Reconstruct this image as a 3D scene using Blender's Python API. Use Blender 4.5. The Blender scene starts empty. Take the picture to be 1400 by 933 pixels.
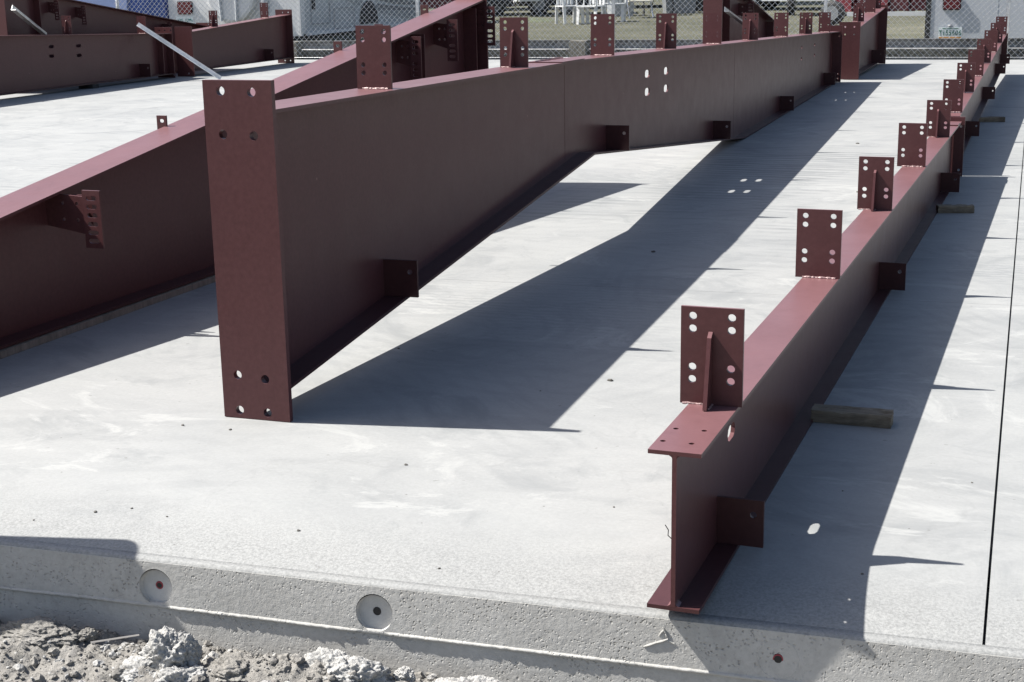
import bpy, bmesh, math, random
from mathutils import Vector, Matrix, noise
from mathutils.geometry import tessellate_polygon
C = bpy.context.scene
COL = C.collection
R = math.radians
rnd = random.Random(7)

# ---------------------------------------------------------------- camera
cam = bpy.data.cameras.new('camera'); camo = bpy.data.objects.new('camera', cam); COL.objects.link(camo)
cam.sensor_width = 36; cam.lens = 2000/1400*36; cam.clip_end = 3000; cam.clip_start = .05
p_, r_ = R(14.1), R(-1.0)
fw = Vector((0, math.cos(p_), -math.sin(p_))); rt0 = Vector((1, 0, 0)); up0 = rt0.cross(fw)
rt = rt0*math.cos(r_) + up0*math.sin(r_); up = up0*math.cos(r_) - rt0*math.sin(r_)
camo.matrix_world = Matrix(((rt.x, up.x, -fw.x, 0), (rt.y, up.y, -fw.y, 0), (rt.z, up.z, -fw.z, 1.47), (0, 0, 0, 1)))
C.camera = camo

# ---------------------------------------------------------------- light
SUN = Vector((.644, -.108, -.757)).normalized()
w = bpy.data.worlds.new('World'); C.world = w; w.use_nodes = True
nt = w.node_tree; nt.nodes.clear()
sky = nt.nodes.new('ShaderNodeTexSky'); sky.sky_type = 'NISHITA'; sky.sun_disc = False
sky.sun_elevation = math.asin(-SUN.z); sky.sun_rotation = math.atan2(-SUN.x, -SUN.y)
sky.air_density = 1.0; sky.dust_density = 2.2; sky.ozone_density = 1.0
bg = nt.nodes.new('ShaderNodeBackground'); bg.inputs[1].default_value = .066
wo = nt.nodes.new('ShaderNodeOutputWorld')
nt.links.new(sky.outputs[0], bg.inputs[0]); nt.links.new(bg.outputs[0], wo.inputs[0])
sl = bpy.data.lights.new('sun', 'SUN'); sl.energy = 4.8; sl.angle = R(.5); sl.color = (1, .965, .91)
so = bpy.data.objects.new('sun', sl); COL.objects.link(so)
so.rotation_euler = SUN.to_track_quat('-Z', 'Y').to_euler(); so.location = (-10, 2, 12)
C.view_settings.view_transform = 'Standard'; C.view_settings.look = 'None'
C.view_settings.exposure = 1.17; C.view_settings.gamma = 1

# ---------------------------------------------------------------- materials
class NT:
    def __init__(s, name, sc=1.):
        s.sc = sc
        s.m = bpy.data.materials.new(name); s.m.use_nodes = True
        s.t = s.m.node_tree; s.b = s.t.nodes['Principled BSDF']; s.out = s.t.nodes['Material Output']
        s.tc = s.n('ShaderNodeTexCoord')
    def n(s, ty, **k):
        x = s.t.nodes.new(ty)
        for a, v in k.items(): setattr(x, a, v)
        return x
    def l(s, a, b): s.t.links.new(a, b)
    def map(s, scale=(1, 1, 1), loc=(0, 0, 0), rot=(0, 0, 0), src=None):
        m = s.n('ShaderNodeMapping'); m.inputs['Scale'].default_value = scale; m.inputs['Location'].default_value = loc
        m.inputs['Rotation'].default_value = rot
        s.l(src or s.tc.outputs['Object'], m.inputs[0]); return m.outputs[0]
    def noise(s, vec, scale, detail=4, rough=.55, dist=0):
        x = s.n('ShaderNodeTexNoise'); x.inputs['Scale'].default_value = scale; x.inputs['Detail'].default_value = detail
        x.inputs['Roughness'].default_value = rough; x.inputs['Distortion'].default_value = dist
        s.l(vec, x.inputs['Vector']); return x.outputs['Fac']
    def ramp(s, fac, stops):
        x = s.n('ShaderNodeValToRGB'); e = x.color_ramp.elements
        while len(e) < len(stops): e.new(.5)
        for i, (p, c) in enumerate(stops):
            e[i].position = p; e[i].color = (c[0]*s.sc, c[1]*s.sc, c[2]*s.sc, 1) if not isinstance(c, (int, float)) else (c, c, c, 1)
        s.l(fac, x.inputs[0]); return x.outputs[0]
    def mix(s, fac, a, b, mode='MIX'):
        x = s.n('ShaderNodeMix', data_type='RGBA', blend_type=mode)
        for i, v in ((0, fac), (6, a), (7, b)):
            if isinstance(v, (int, float)): x.inputs[i].default_value = v if i == 0 else (v, v, v, 1)
            elif isinstance(v, tuple): x.inputs[i].default_value = (*[q*s.sc for q in v], 1)
            else: s.l(v, x.inputs[i])
        return x.outputs[2]
    def math(s, op, a, b=0., clamp=False):
        x = s.n('ShaderNodeMath', operation=op, use_clamp=clamp)
        for i, v in enumerate((a, b)):
            if isinstance(v, (int, float)): x.inputs[i].default_value = v
            else: s.l(v, x.inputs[i])
        return x.outputs[0]
    def bump(s, h, strength=.3, dist=.01, prev=None):
        x = s.n('ShaderNodeBump'); x.inputs['Strength'].default_value = strength; x.inputs['Distance'].default_value = dist
        s.l(h, x.inputs['Height'])
        if prev is not None: s.l(prev, x.inputs['Normal'])
        s.l(x.outputs[0], s.b.inputs['Normal']); return x.outputs[0]
    def col(s, c):
        if isinstance(c, tuple): s.b.inputs['Base Color'].default_value = (*c, 1)
        else: s.l(c, s.b.inputs['Base Color'])
    def rough(s, r):
        if isinstance(r, (int, float)): s.b.inputs['Roughness'].default_value = r
        else: s.l(r, s.b.inputs['Roughness'])

def simple(name, c, rough=.5, metal=0., var=.12, scale=6., bump=0.):
    k = NT(name)
    f = k.noise(k.tc.outputs['Object'], scale, 5)
    d = tuple(max(0, x*(1-var)) for x in c); u = tuple(min(1, x*(1+var)) for x in c)
    k.col(k.ramp(f, [(.3, d), (.7, u)])); k.rough(rough); k.b.inputs['Metallic'].default_value = metal
    if bump: k.bump(k.noise(k.tc.outputs['Object'], scale*8, 4), bump, .005)
    return k.m

def make_paint(name='red_oxide_primer', toplit_amt=1., sc=1.):
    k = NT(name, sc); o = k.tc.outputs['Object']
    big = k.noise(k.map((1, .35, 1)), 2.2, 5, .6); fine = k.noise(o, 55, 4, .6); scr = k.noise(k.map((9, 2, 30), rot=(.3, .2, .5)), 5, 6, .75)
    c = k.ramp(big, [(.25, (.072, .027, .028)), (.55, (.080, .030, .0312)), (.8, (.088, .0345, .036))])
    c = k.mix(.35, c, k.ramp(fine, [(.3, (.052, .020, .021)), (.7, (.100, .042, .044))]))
    # sunlit tops painted in: upward faces go paler, unevenly in patches
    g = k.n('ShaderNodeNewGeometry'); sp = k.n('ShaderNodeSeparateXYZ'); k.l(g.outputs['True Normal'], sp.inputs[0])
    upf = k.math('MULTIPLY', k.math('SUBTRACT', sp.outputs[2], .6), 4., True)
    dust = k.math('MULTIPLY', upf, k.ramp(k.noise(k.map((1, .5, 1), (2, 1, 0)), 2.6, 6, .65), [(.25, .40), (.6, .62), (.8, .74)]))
    c = k.mix(k.math('MULTIPLY', dust, toplit_amt), c, (.205, .108, .116))
    spots = k.n('ShaderNodeTexVoronoi'); spots.inputs['Scale'].default_value = 5.5; k.l(k.map((1, 1, 1), (.4, .1, .7)), spots.inputs[0])
    c = k.mix(k.ramp(spots.outputs['Distance'], [(.018, .8), (.04, 0.)]), c, (.22, .13, .12))
    c = k.mix(k.ramp(scr, [(.675, 0.), (.73, .5)]), c, (.20, .115, .11))
    runs = k.noise(k.map((7, 7, .35)), 3.0, 4, .6)
    c = k.mix(k.ramp(runs, [(.55, 0.), (.75, .16)]), c, (.050, .020, .021))
    k.col(c); k.rough(k.ramp(k.noise(o, 7, 5, .6), [(.3, .345), (.7, .40)]))
    k.b.inputs['Specular IOR Level'].default_value = .27
    k.bump(k.noise(o, 130, 3, .6), .08, .003, k.bump(k.noise(k.map((1, .6, 1)), 3.0, 2), .02, .05))
    return k.m

def make_slab():
    k = NT('trowelled_concrete', .53); o = k.tc.outputs['Object']
    sep = k.n('ShaderNodeSeparateXYZ'); k.l(o, sep.inputs[0])
    big = k.noise(k.map((.9, 1.3, 1)), .9, 6, .62, .6); st = k.noise(k.map((.85, 1.5, 1)), 2.2, 7, .68, .7)
    fine = k.noise(o, 70, 5, .65); sp = k.noise(o, 26, 3, .5)
    c = k.ramp(big, [(.3, (.44, .446, .446)), (.5, (.53, .532, .526)), (.72, (.60, .598, .588))])
    c = k.mix(.5, c, k.ramp(st, [(.3, (.41, .418, .42)), (.5, (.54, .542, .536)), (.72, (.63, .627, .615))]))
    c = k.mix(.22, c, k.ramp(fine, [(.3, (.40, .40, .40)), (.7, (.66, .66, .66))]))
    c = k.mix(k.ramp(k.noise(k.map((1, 1, 1), (3, 5, 0)), 1.7, 7, .7, 1.2), [(.52, 0.), (.66, .8)]), c, (.40, .409, .413))
    c = k.mix(k.ramp(k.noise(k.map((.8, 1.5, 1), (9, 2, 0), (0, 0, .35)), .9, 8, .70, 2.2), [(.58, 0.), (.64, .75), (.70, 0.)]), c, (.66, .658, .645))
    # rotary trowel arcs, scuffs and tyre ripples in patches
    wv = k.n('ShaderNodeTexWave', wave_type='RINGS', bands_direction='Z'); wv.inputs['Scale'].default_value = 5.5
    wv.inputs['Distortion'].default_value = 6; wv.inputs['Detail'].default_value = 4; wv.inputs['Detail Scale'].default_value = 2.2
    k.l(k.map((1, 1, 1), (2.0, -6.5, 0)), wv.inputs[0])
    pm = k.ramp(k.noise(k.map((1, 1, 1), (7, 1, 0)), .55, 4, .6, .5), [(.5, 0.), (.64, .75)])
    pm = k.math('MULTIPLY', pm, k.ramp(sep.outputs[1], [(.0, 0.), (.08, 0.), (.16, 1.)]) if False else k.math('MULTIPLY', k.math('SUBTRACT', sep.outputs[1], 1.2), .35, True))
    c = k.mix(pm, c, k.mix(k.ramp(wv.outputs['Fac'], [(.15, .75), (.5, 0.)]), c, (.37, .38, .39)))
    rp = k.n('ShaderNodeTexWave', wave_type='BANDS', bands_direction='Y'); rp.inputs['Scale'].default_value = 2.6
    rp.inputs['Distortion'].default_value = 5; rp.inputs['Detail'].default_value = 5; rp.inputs['Detail Scale'].default_value = 1.6
    k.l(k.map((.35, 1, 1), (0, 0, 0), (0, 0, .12)), rp.inputs[0])
    rm = k.ramp(k.noise(k.map((1, 1, 1), (1, 11, 0)), .42, 4, .65, .8), [(.535, 0.), (.64, .9)])
    rm = k.math('MULTIPLY', rm, k.math('MULTIPLY', k.math('SUBTRACT', sep.outputs[1], 2.2), .3, True))
    c = k.mix(rm, c, k.mix(k.ramp(rp.outputs['Fac'], [(.15, .95), (.55, 0.)]), c, (.33, .338, .345)))
    for cx, cy, sc, seed in ((-1.6, -9.5, 2.6, 3), (-2.6, -4.2, 3.4, 8), (1.2, -2.6, 3.0, 5), (3.2, -7.0, 2.4, 6), (5.0, -13., 2.0, 9)):
        tr = k.n('ShaderNodeTexWave', wave_type='RINGS', rings_direction='Z'); tr.inputs['Scale'].default_value = sc; tr.inputs['Distortion'].default_value = 2.2
        tr.inputs['Detail'].default_value = 5; tr.inputs['Detail Scale'].default_value = 1.4; k.l(k.map((1, 1, 1), (cx, cy, 0)), tr.inputs[0])
        tm = k.ramp(k.noise(k.map((1, 1, 1), (seed, seed*.7, 0)), .75, 5, .65, .6), [(.54, 0.), (.70, .42)])
        c = k.mix(tm, c, k.mix(k.ramp(tr.outputs['Fac'], [(.1, .85), (.4, .1), (.75, 0.)]), c, (.39, .398, .403)))
    # rougher hand-finished band along the edge
    ed = k.ramp(k.math('ADD', sep.outputs[1], k.math('MULTIPLY', k.noise(k.map((1, 4, 1)), 1.5, 3), .14)), [(.26, 1.), (.56, 0.)])
    c = k.mix(ed, c, k.mix(.62, c, k.ramp(k.noise(o, 120, 5, .7), [(.34, (.28, .28, .275)), (.6, (.575, .572, .56))])))
    c = k.mix(k.ramp(sp, [(.715, 0.), (.74, .4)]), c, (.22, .21, .20))
    vo = k.n('ShaderNodeTexVoronoi'); vo.inputs['Scale'].default_value = 7; k.l(k.map((1, 1, 1), (.3, .7, 0)), vo.inputs[0])
    c = k.mix(k.ramp(vo.outputs['Distance'], [(.012, .7), (.03, 0.)]), c, (.14, .13, .125))
    cr = k.n('ShaderNodeTexVoronoi', feature='DISTANCE_TO_EDGE'); cr.inputs['Scale'].default_value = .33
    cv = k.n('ShaderNodeVectorMath', operation='ADD'); nz = k.n('ShaderNodeTexNoise'); nz.inputs['Scale'].default_value = 1.6; nz.inputs['Detail'].default_value = 6
    k.l(o, nz.inputs[0]); k.l(o, cv.inputs[0]); k.l(nz.outputs['Color'], cv.inputs[1]); k.l(cv.outputs[0], cr.inputs[0])
    c = k.mix(k.ramp(cr.outputs['Distance'], [(0., .10), (.0016, 0.)]), c, (.25, .25, .25))
    c = k.mix(1., c, (.972/.53, .987/.53, .985/.53), 'MULTIPLY')
    k.col(c); k.rough(k.ramp(big, [(.3, .62), (.7, .82)])); k.b.inputs['Specular IOR Level'].default_value = .3
    hh = k.math('ADD', k.math('MULTIPLY', k.noise(o, 150, 4, .7), ed), k.math('MULTIPLY', fine, .35))
    k.bump(hh, .45, .0035, k.bump(st, .12, .02))
    return k.m

def make_face():
    k = NT('formed_concrete_face', .70); o = k.tc.outputs['Object']
    big = k.noise(k.map((1.2, 1, 3)), 2, 6, .65, .4); fine = k.noise(o, 60, 6, .7)
    c = k.ramp(big, [(.3, (.46, .448, .415)), (.5, (.56, .548, .512)), (.72, (.63, .617, .58))])
    c = k.mix(.35, c, k.ramp(fine, [(.3, (.38, .38, .37)), (.7, (.70, .70, .69))]))
    c = k.mix(k.ramp(k.noise(k.map((1, 1, .8), (4, 0, 2)), 6, 6, .75), [(.52, 0.), (.70, .5)]), c, (.34, .33, .305))
    k.col(c); k.rough(.85); k.b.inputs['Specular IOR Level'].default_value = .2
    vo = k.n('ShaderNodeTexVoronoi'); vo.inputs['Scale'].default_value = 105; vo.inputs['Randomness'].default_value = 1
    wv = k.n('ShaderNodeVectorMath', operation='MULTIPLY_ADD'); nz = k.n('ShaderNodeTexNoise'); nz.inputs['Scale'].default_value = 30
    k.l(o, nz.inputs[0]); k.l(nz.outputs['Color'], wv.inputs[0]); wv.inputs[1].default_value = (.022, .022, .022); k.l(o, wv.inputs[2])
    k.l(wv.outputs[0], vo.inputs[0])
    pit = k.ramp(vo.outputs['Distance'], [(.08, 0.), (.34, 1.)])
    pmask = k.ramp(k.noise(k.map((1, 1, 2), (2, 2, 2)), 7, 4, .6), [(.43, 0.), (.62, 1.)])
    h = k.mix(pmask, 1., pit)
    c2 = k.mix(k.math('MULTIPLY', pmask, k.ramp(vo.outputs['Distance'], [(.08, .40), (.22, 0.)])), c, (.30, .285, .26)); k.col(c2)
    k.bump(h, .9, .0045, k.bump(fine, .6, .004))
    return k.m

def make_dirt(name, a, b, c_):
    k = NT(name, .56); o = k.tc.outputs['Object']
    f = k.noise(o, 9, 7, .7); g = k.noise(o, 90, 5, .7)
    c = k.ramp(f, [(.3, a), (.52, b), (.75, c_)]); c = k.mix(.35, c, k.ramp(g, [(.3, tuple(x*.6 for x in a)), (.7, tuple(min(1, x*1.15) for x in c_))]))
    k.col(c); k.rough(.95); k.b.inputs['Specular IOR Level'].default_value = .1
    k.bump(g, .9, .008, k.bump(k.noise(o, 35, 5, .7), .7, .012)); return k.m

def make_grass():
    k = NT('dry_grass', .72); o = k.tc.outputs['Object']
    f = k.noise(k.map((.6, 1.6, 1)), .55, 6, .7, .4); g = k.noise(k.map((3, 9, 1)), 3.2, 6, .75)
    c = k.ramp(f, [(.32, (.065, .076, .046)), (.47, (.145, .148, .105)), (.64, (.29, .28, .225))])
    c = k.mix(.55, c, k.ramp(g, [(.3, (.045, .052, .030)), (.5, (.17, .168, .12)), (.72, (.38, .365, .30))]))
    k.col(c); k.rough(.95); k.b.inputs['Specular IOR Level'].default_value = .1
    k.bump(g, .8, .1); return k.m

def make_wood(name, a, b, axis=0, scale=9):
    k = NT(name); s = [9, 9, 9]; s[axis] = 1.2
    f = k.noise(k.map(tuple(s)), scale*.5, 6, .7, .6); g = k.noise(k.tc.outputs['Object'], 8, 5, .6)
    c = k.ramp(f, [(.3, a), (.7, b)]); c = k.mix(k.ramp(g, [(.5, 0.), (.7, .6)]), c, tuple(x*.45 for x in a))
    k.col(c); k.rough(.9); k.bump(f, .8, .014); return k.m

def make_galv(name='galvanised_steel', c0=(.42, .44, .45), rough=.38, metal=.85):
    k = NT(name); o = k.tc.outputs['Object']
    vo = k.n('ShaderNodeTexVoronoi'); vo.inputs['Scale'].default_value = 18; k.l(o, vo.inputs[0])
    c = k.mix(.25, tuple(c0), vo.outputs['Color']); hs = k.n('ShaderNodeHueSaturation'); hs.inputs['Saturation'].default_value = .05; k.l(c, hs.inputs['Color'])
    c = k.mix(k.ramp(k.noise(k.map((1, 1, 1)), 1.8, 6, .7), [(.45, 0.), (.7, .55)]), hs.outputs[0], tuple(x*.55 for x in c0))
    k.col(c); k.rough(rough); k.b.inputs['Metallic'].default_value = metal; return k.m

PAINT = make_paint(); SHADED = make_paint('shaded_primer', .12, .72); SLAB = make_slab(); FACE = make_face(); GRASS = make_grass(); GALV = make_galv()  # bottom flanges and clips get a darker copy with shade painted in
DIRT = make_dirt('loose_dirt', (.32, .305, .28), (.44, .42, .385), (.57, .55, .515))
MARL = make_dirt('dried_mortar_lumps', (.60, .59, .565), (.76, .75, .72), (.86, .85, .82))
WOOD = make_wood('weathered_wood', (.12, .092, .062), (.30, .25, .185), 0)
POSTW = make_wood('grey_timber', (.15, .14, .115), (.29, .27, .225), 2)
WELD = simple('weld_bead', (.30, .20, .195), .35, .2, .3, 60, .3)
WHITE = simple('white_paint', (.62, .63, .64), .35, 0, .04, 3)
WALLW = simple('trailer_skin', (.47, .49, .52), .35, 0, .05, 2)
PLATEW = simple('plate_white', (.74, .80, .80), .4, 0, .03, 9)
WPLAS = simple('white_plastic', (.62, .63, .63), .4, 0, .05, 3)
GREYP = simple('grey_panel', (.42, .445, .465), .35, 0, .06, 2)
DGREY = simple('dark_grey_decal', (.17, .18, .19), .4, 0, .08, 4)
MGREY = simple('mid_grey_decal', (.29, .31, .325), .4, 0, .08, 4)
BLACK = simple('black_rubber', (.022, .022, .023), .7, 0, .2, 8)
DARK = simple('dark_void', (.03, .028, .027), .9, 0, .2, 8)
CHROME = simple('chrome', (.6, .6, .6), .15, 1, .05, 8)
REDLENS = simple('red_lens', (.10, .008, .012), .2, 0, .3, 9)
REDPLAS = simple('red_ring_plastic', (.26, .03, .045), .5, 0, .2, 20)
REDP = simple('dark_red_paint', (.12, .018, .025), .35, 0, .15, 5)
CANVAS = simple('tan_canvas', (.46, .43, .37), .9, 0, .1, 8)
BLUE = simple('blue_tarp', (.06, .10, .32), .22, 0, .2, 1.2)
PLBLUE = simple('pale_blue_film', (.26, .33, .56), .2, 0, .12, 1.0)
TEAL = simple('teal_print', (.02, .22, .20), .5, 0, .1, 8)
GREEN = simple('dark_green_print', (.02, .11, .075), .5, 0, .1, 8)
ORANGE = simple('orange_print', (.55, .27, .07), .5, 0, .1, 8)
CARW = simple('white_car_paint', (.6, .61, .62), .2, 0, .03, 2)
GLASS = simple('dark_glass', (.02, .025, .03), .08, 0, .1, 3)
STONE = simple('dark_pebble', (.10, .095, .085), .9, 0, .35, 50, .4)
WEED = simple('weed_leaf', (.085, .085, .045), .8, 0, .5, 12)
CABP = simple('grey_caster_paint', (.22, .23, .24), .4, 0, .08, 4)

# ---------------------------------------------------------------- helpers
def link(name, me, mat, parent=None, smooth=False):
    o = bpy.data.objects.new(name, me); COL.objects.link(o)
    if mat is not None and not me.materials: me.materials.append(mat)
    if parent is not None: o.parent = parent
    if smooth:
        for p in me.polygons: p.use_smooth = True
    return o
def mesh(name, v, f):
    me = bpy.data.meshes.new(name); me.from_pydata([tuple(x) for x in v], [], f); me.validate(); me.update(); return me
def fixn(me):
    bm = bmesh.new(); bm.from_mesh(me); bmesh.ops.remove_doubles(bm, verts=bm.verts, dist=1e-6); bmesh.ops.recalc_face_normals(bm, faces=bm.faces); bm.to_mesh(me); bm.free(); return me
def tag(o, label=None, cat=None, group=None, kind=None):
    if label: o['label'] = label
    if cat: o['category'] = cat
    if group: o['group'] = group
    if kind: o['kind'] = kind
    return o
def thing(name, label, cat, loc=(0, 0, 0), rz=0., group=None):
    o = bpy.data.objects.new(name, None); COL.objects.link(o); o.empty_display_size = .2
    o.location = loc; o.rotation_euler = (0, 0, rz); return tag(o, label, cat, group)
def kids(o): return [x for x in bpy.data.objects if x.parent == o]

class MB:
    def __init__(s): s.v = []; s.f = []
    def add(s, v, f):
        n = len(s.v); s.v += [Vector(x) for x in v]; s.f += [tuple(i+n for i in q) for q in f]; return s
    def box(s, x0, x1, y0, y1, z0, z1, M=None):
        v = [Vector(q) for q in ((x0, y0, z0), (x1, y0, z0), (x1, y1, z0), (x0, y1, z0), (x0, y0, z1), (x1, y0, z1), (x1, y1, z1), (x0, y1, z1))]
        if M is not None: v = [M @ q for q in v]
        return s.add(v, [(0, 3, 2, 1), (4, 5, 6, 7), (0, 1, 5, 4), (1, 2, 6, 5), (2, 3, 7, 6), (3, 0, 4, 7)])
    def tube(s, pts, r, n=6, cap=True):
        pts = [Vector(q) for q in pts]; rs = r if isinstance(r, list) else [r]*len(pts); rings = []
        b = len(s.v)
        for i, q in enumerate(pts):
            d = (pts[min(i+1, len(pts)-1)]-pts[max(i-1, 0)]).normalized()
            a = d.cross(Vector((0, 0, 1)) if abs(d.z) < .9 else Vector((1, 0, 0))).normalized(); c = d.cross(a)
            for k in range(n):
                t = 2*math.pi*k/n; s.v.append(q+(a*math.cos(t)+c*math.sin(t))*rs[i])
        for i in range(len(pts)-1):
            for k in range(n):
                s.f.append((b+i*n+k, b+i*n+(k+1) % n, b+(i+1)*n+(k+1) % n, b+(i+1)*n+k))
        if cap:
            s.f.append(tuple(b+k for k in range(n))[::-1]); e = b+(len(pts)-1)*n; s.f.append(tuple(e+k for k in range(n)))
        return s
    def prism(s, poly, M, th):          # poly 2-D in the XY of M, thickness along Z
        n = len(poly); v = [M @ Vector((x, y, 0)) for x, y in poly]+[M @ Vector((x, y, th)) for x, y in poly]
        tri = tessellate_polygon([[Vector((x, y, 0)) for x, y in poly]])
        f = [tuple(t) for t in tri]+[tuple(i+n for i in t)[::-1] for t in tri]+[(i, (i+1) % n, n+(i+1) % n, n+i) for i in range(n)]
        return s.add(v, f)
    def mesh(s, name): return fixn(mesh(name, s.v, s.f))
    def build(s, name, mat, parent=None, smooth=False): return link(name, s.mesh(name), mat, parent, smooth)

def circ(x, y, r, n=14): return [(x+r*math.cos(2*math.pi*i/n), y+r*math.sin(2*math.pi*i/n)) for i in range(n)]
def slot(x, y, wx, wy, n=5):            # rounded slot, long axis x when wx > wy
    r = min(wx, wy)/2; L = max(wx, wy)/2-r; pts = []
    for i in range(2*n):
        a = -math.pi/2+math.pi*i/(n-1) if i < n else math.pi/2+math.pi*(i-n)/(n-1)
        cx = L if i < n else -L; px, py = cx+r*math.cos(a), r*math.sin(a)
        if wx < wy: px, py = -py, px
        pts.append((x+px, y+py))
    return pts
def plate_mesh(name, outer, holes, M, th):   # plate in XY of M with real holes, thickness along +Z of M
    loops = [outer]+holes; flat = [q for l in loops for q in l]; n = len(flat)
    tri = tessellate_polygon([[Vector((x, y, 0)) for x, y in l] for l in loops])
    v = [M @ Vector((x, y, 0)) for x, y in flat]+[M @ Vector((x, y, th)) for x, y in flat]
    f = [tuple(t) for t in tri]+[tuple(i+n for i in t)[::-1] for t in tri]; b = 0
    for l in loops:
        m = len(l)
        f += [(b+i, b+(i+1) % m, n+b+(i+1) % m, n+b+i) for i in range(m)]; b += m
    return fixn(mesh(name, v, f))
def frame(o, ux, uy):
    ux = Vector(ux).normalized(); uy = Vector(uy).normalized(); uz = ux.cross(uy)
    return Matrix(((ux.x, uy.x, uz.x, o[0]), (ux.y, uy.y, uz.y, o[1]), (ux.z, uy.z, uz.z, o[2]), (0, 0, 0, 1)))

# slab frame: x along the near edge, y towards the fence
TH = R(-17.2); EX = Vector((math.cos(TH), math.sin(TH), 0)); EY = Vector((-math.sin(TH), math.cos(TH), 0)); O0 = Vector((0, 3.286, 0))
def S(x, y, z=0.): return O0+EX*x+EY*y+Vector((0, 0, z))
def toS(x, y): q = Vector((x, y, 0))-O0; return q.dot(EX), q.dot(EY)

# ---------------------------------------------------------------- ground, field
def fieldz(y):
    if y < 22.6: return -.5
    if y < 24.2: t = (y-22.6)/1.6; t = t*t*(3-2*t); return -.5+.62*t
    return .12+min(.9, (y-24.2)*.020)
def grid(name, xs, ys, zf, mat, kind):
    v = [S(x, y, zf(x, y)) for y in ys for x in xs]; nx = len(xs)
    f = [(j*nx+i, j*nx+i+1, (j+1)*nx+i+1, (j+1)*nx+i) for j in range(len(ys)-1) for i in range(nx-1)]
    o = link(name, mesh(name, v, f), mat, None, True); o['kind'] = kind; return o
far = [60, 90, 150, 300, 900]
xs = [-a for a in far[::-1]]+[-40+i*2 for i in range(41)]+far
grid('grass_field', xs, [22.35, 22.6+.0]+[22.6+.2*i for i in range(1, 9)]+[24.6+i for i in range(0, 34)]+[62, 75, 100, 200, 500, 1200],
     lambda x, y: fieldz(y)+(.03*noise.noise(Vector((x*.35, y*.35, 3))) if 24 < y < 60 else 0), GRASS, 'structure')
grid('ground', xs, [-600, -100, -20, -4, -1.6, 1.5, 10, 22.4], lambda x, y: -.5, DIRT, 'structure')
def dirtz(x, y):
    q = max(0, .085-y); base = -.287+.037*min(1, q/.19)-.05*max(0, q-.35)-.03*max(0, min(1, (x+.15)*1.6))
    for cx, cy, sx, sy, h in ((-1.35, -.03, .3, .09, .035), (-.93, -.10, .09, .07, .05), (-.6, -.06, .17, .09, .05), (-.42, -.09, .13, .10, .03), (-.1, -.06, .14, .06, .045)):
        base += h*math.exp(-((x-cx)/sx)**2-((y-cy)/sy)**2)
    p = Vector((x, y, 0))
    n = noise.fractal(p*7, .9, 2.1, 5)*.018+noise.fractal(p*26+Vector((3, 1, 0)), .8, 2.2, 5)*.011
    b = noise.noise(p*60); n += .006*max(0, b-.1)*3
    return base+n
xs2 = [-3.2, -2.8, -2.4, -2.1, -1.9]+[-1.75+i*.0085 for i in range(236)]+[.3, .6, 1.0, 1.5, 2.2]; ys2 = [-1.5, -1.2, -.9, -.7, -.55]+[-.46+i*.0085 for i in range(63)]+[.076, .082]
grid('dirt_bank', xs2, ys2, dirtz, DIRT, 'structure')

# ---------------------------------------------------------------- concrete slab
slab = tag(bpy.data.objects.new('concrete_slab', None), kind='structure'); COL.objects.link(slab)
slab.location = O0; slab.rotation_euler = (0, 0, TH)
EYY, EZZ, RAMP = .085, -.044, .56                    # the last half metre dips to the edge
def rz(y): return 0. if y >= RAMP else EZZ*((RAMP-y)/(RAMP-EYY))**1.6
BAT = .095                                          # the cast face is slightly battered
def fy(z): return EYY-BAT*(EZZ-z)
def jx(y): return 1.078+.0397*y                     # the long sawn joint on the right
XL, XR, YB = -15., 9., 21.9
bs = MB(); bs.box(XL, XR, .60, YB, -.5, -.045); bs.box(XL, XR, .125, .60, -.5, -.105); bs.build('slab_base', FACE, slab)
ycut = [RAMP, 3.58, 7.2, 10.8, 14.4, 18.0, YB]
for j in range(6):
    y0, y1 = ycut[j]+(.0012 if j else 0), ycut[j+1]-(.0012 if j < 5 else 0)
    for a, b, g0, g1 in ((lambda y: XL, lambda y: -8.2, 0, .002), (lambda y: -8.2, lambda y: -3.6, .002, .002), (lambda y: -3.6, jx, .002, .0033), (jx, lambda y: 5.8+.04*y, .0033, .002), (lambda y: 5.8+.04*y, lambda y: XR, .002, 0)):
        poly = [(a(y0)+g0, y0), (b(y0)-g1, y0), (b(y1)-g1, y1), (a(y1)+g0, y1)]
        MB().prism(poly, Matrix.Translation((0, 0, -.045)), .045).build('slab_panel', SLAB, slab)
def front_panel(x0, x1, g0, g1):
    ys = [EYY+.03+(RAMP-EYY-.03)*i/12 for i in range(13)]; v = []; f = []
    for y in ys: v += [(x0(y)+g0, y, rz(y)), (x1(y)-g1, y, rz(y)), (x0(y)+g0, y, -.06), (x1(y)-g1, y, -.06)]
    for i in range(12):
        a, b = i*4, i*4+4; f += [(a, a+1, b+1, b), (a, b, b+2, a+2), (a+1, a+3, b+3, b+1)]
    f.append((0, 2, 3, 1)); o = link('slab_panel', mesh('slab_panel', v, f), SLAB, slab); return o
front_panel(lambda y: XL, lambda y: -3.6, 0, .002); front_panel(lambda y: -3.6, jx, .002, .0033); front_panel(jx, lambda y: 5.8+.04*y, .0033, .002); front_panel(lambda y: 5.8+.04*y, lambda y: XR, .002, 0)
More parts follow.
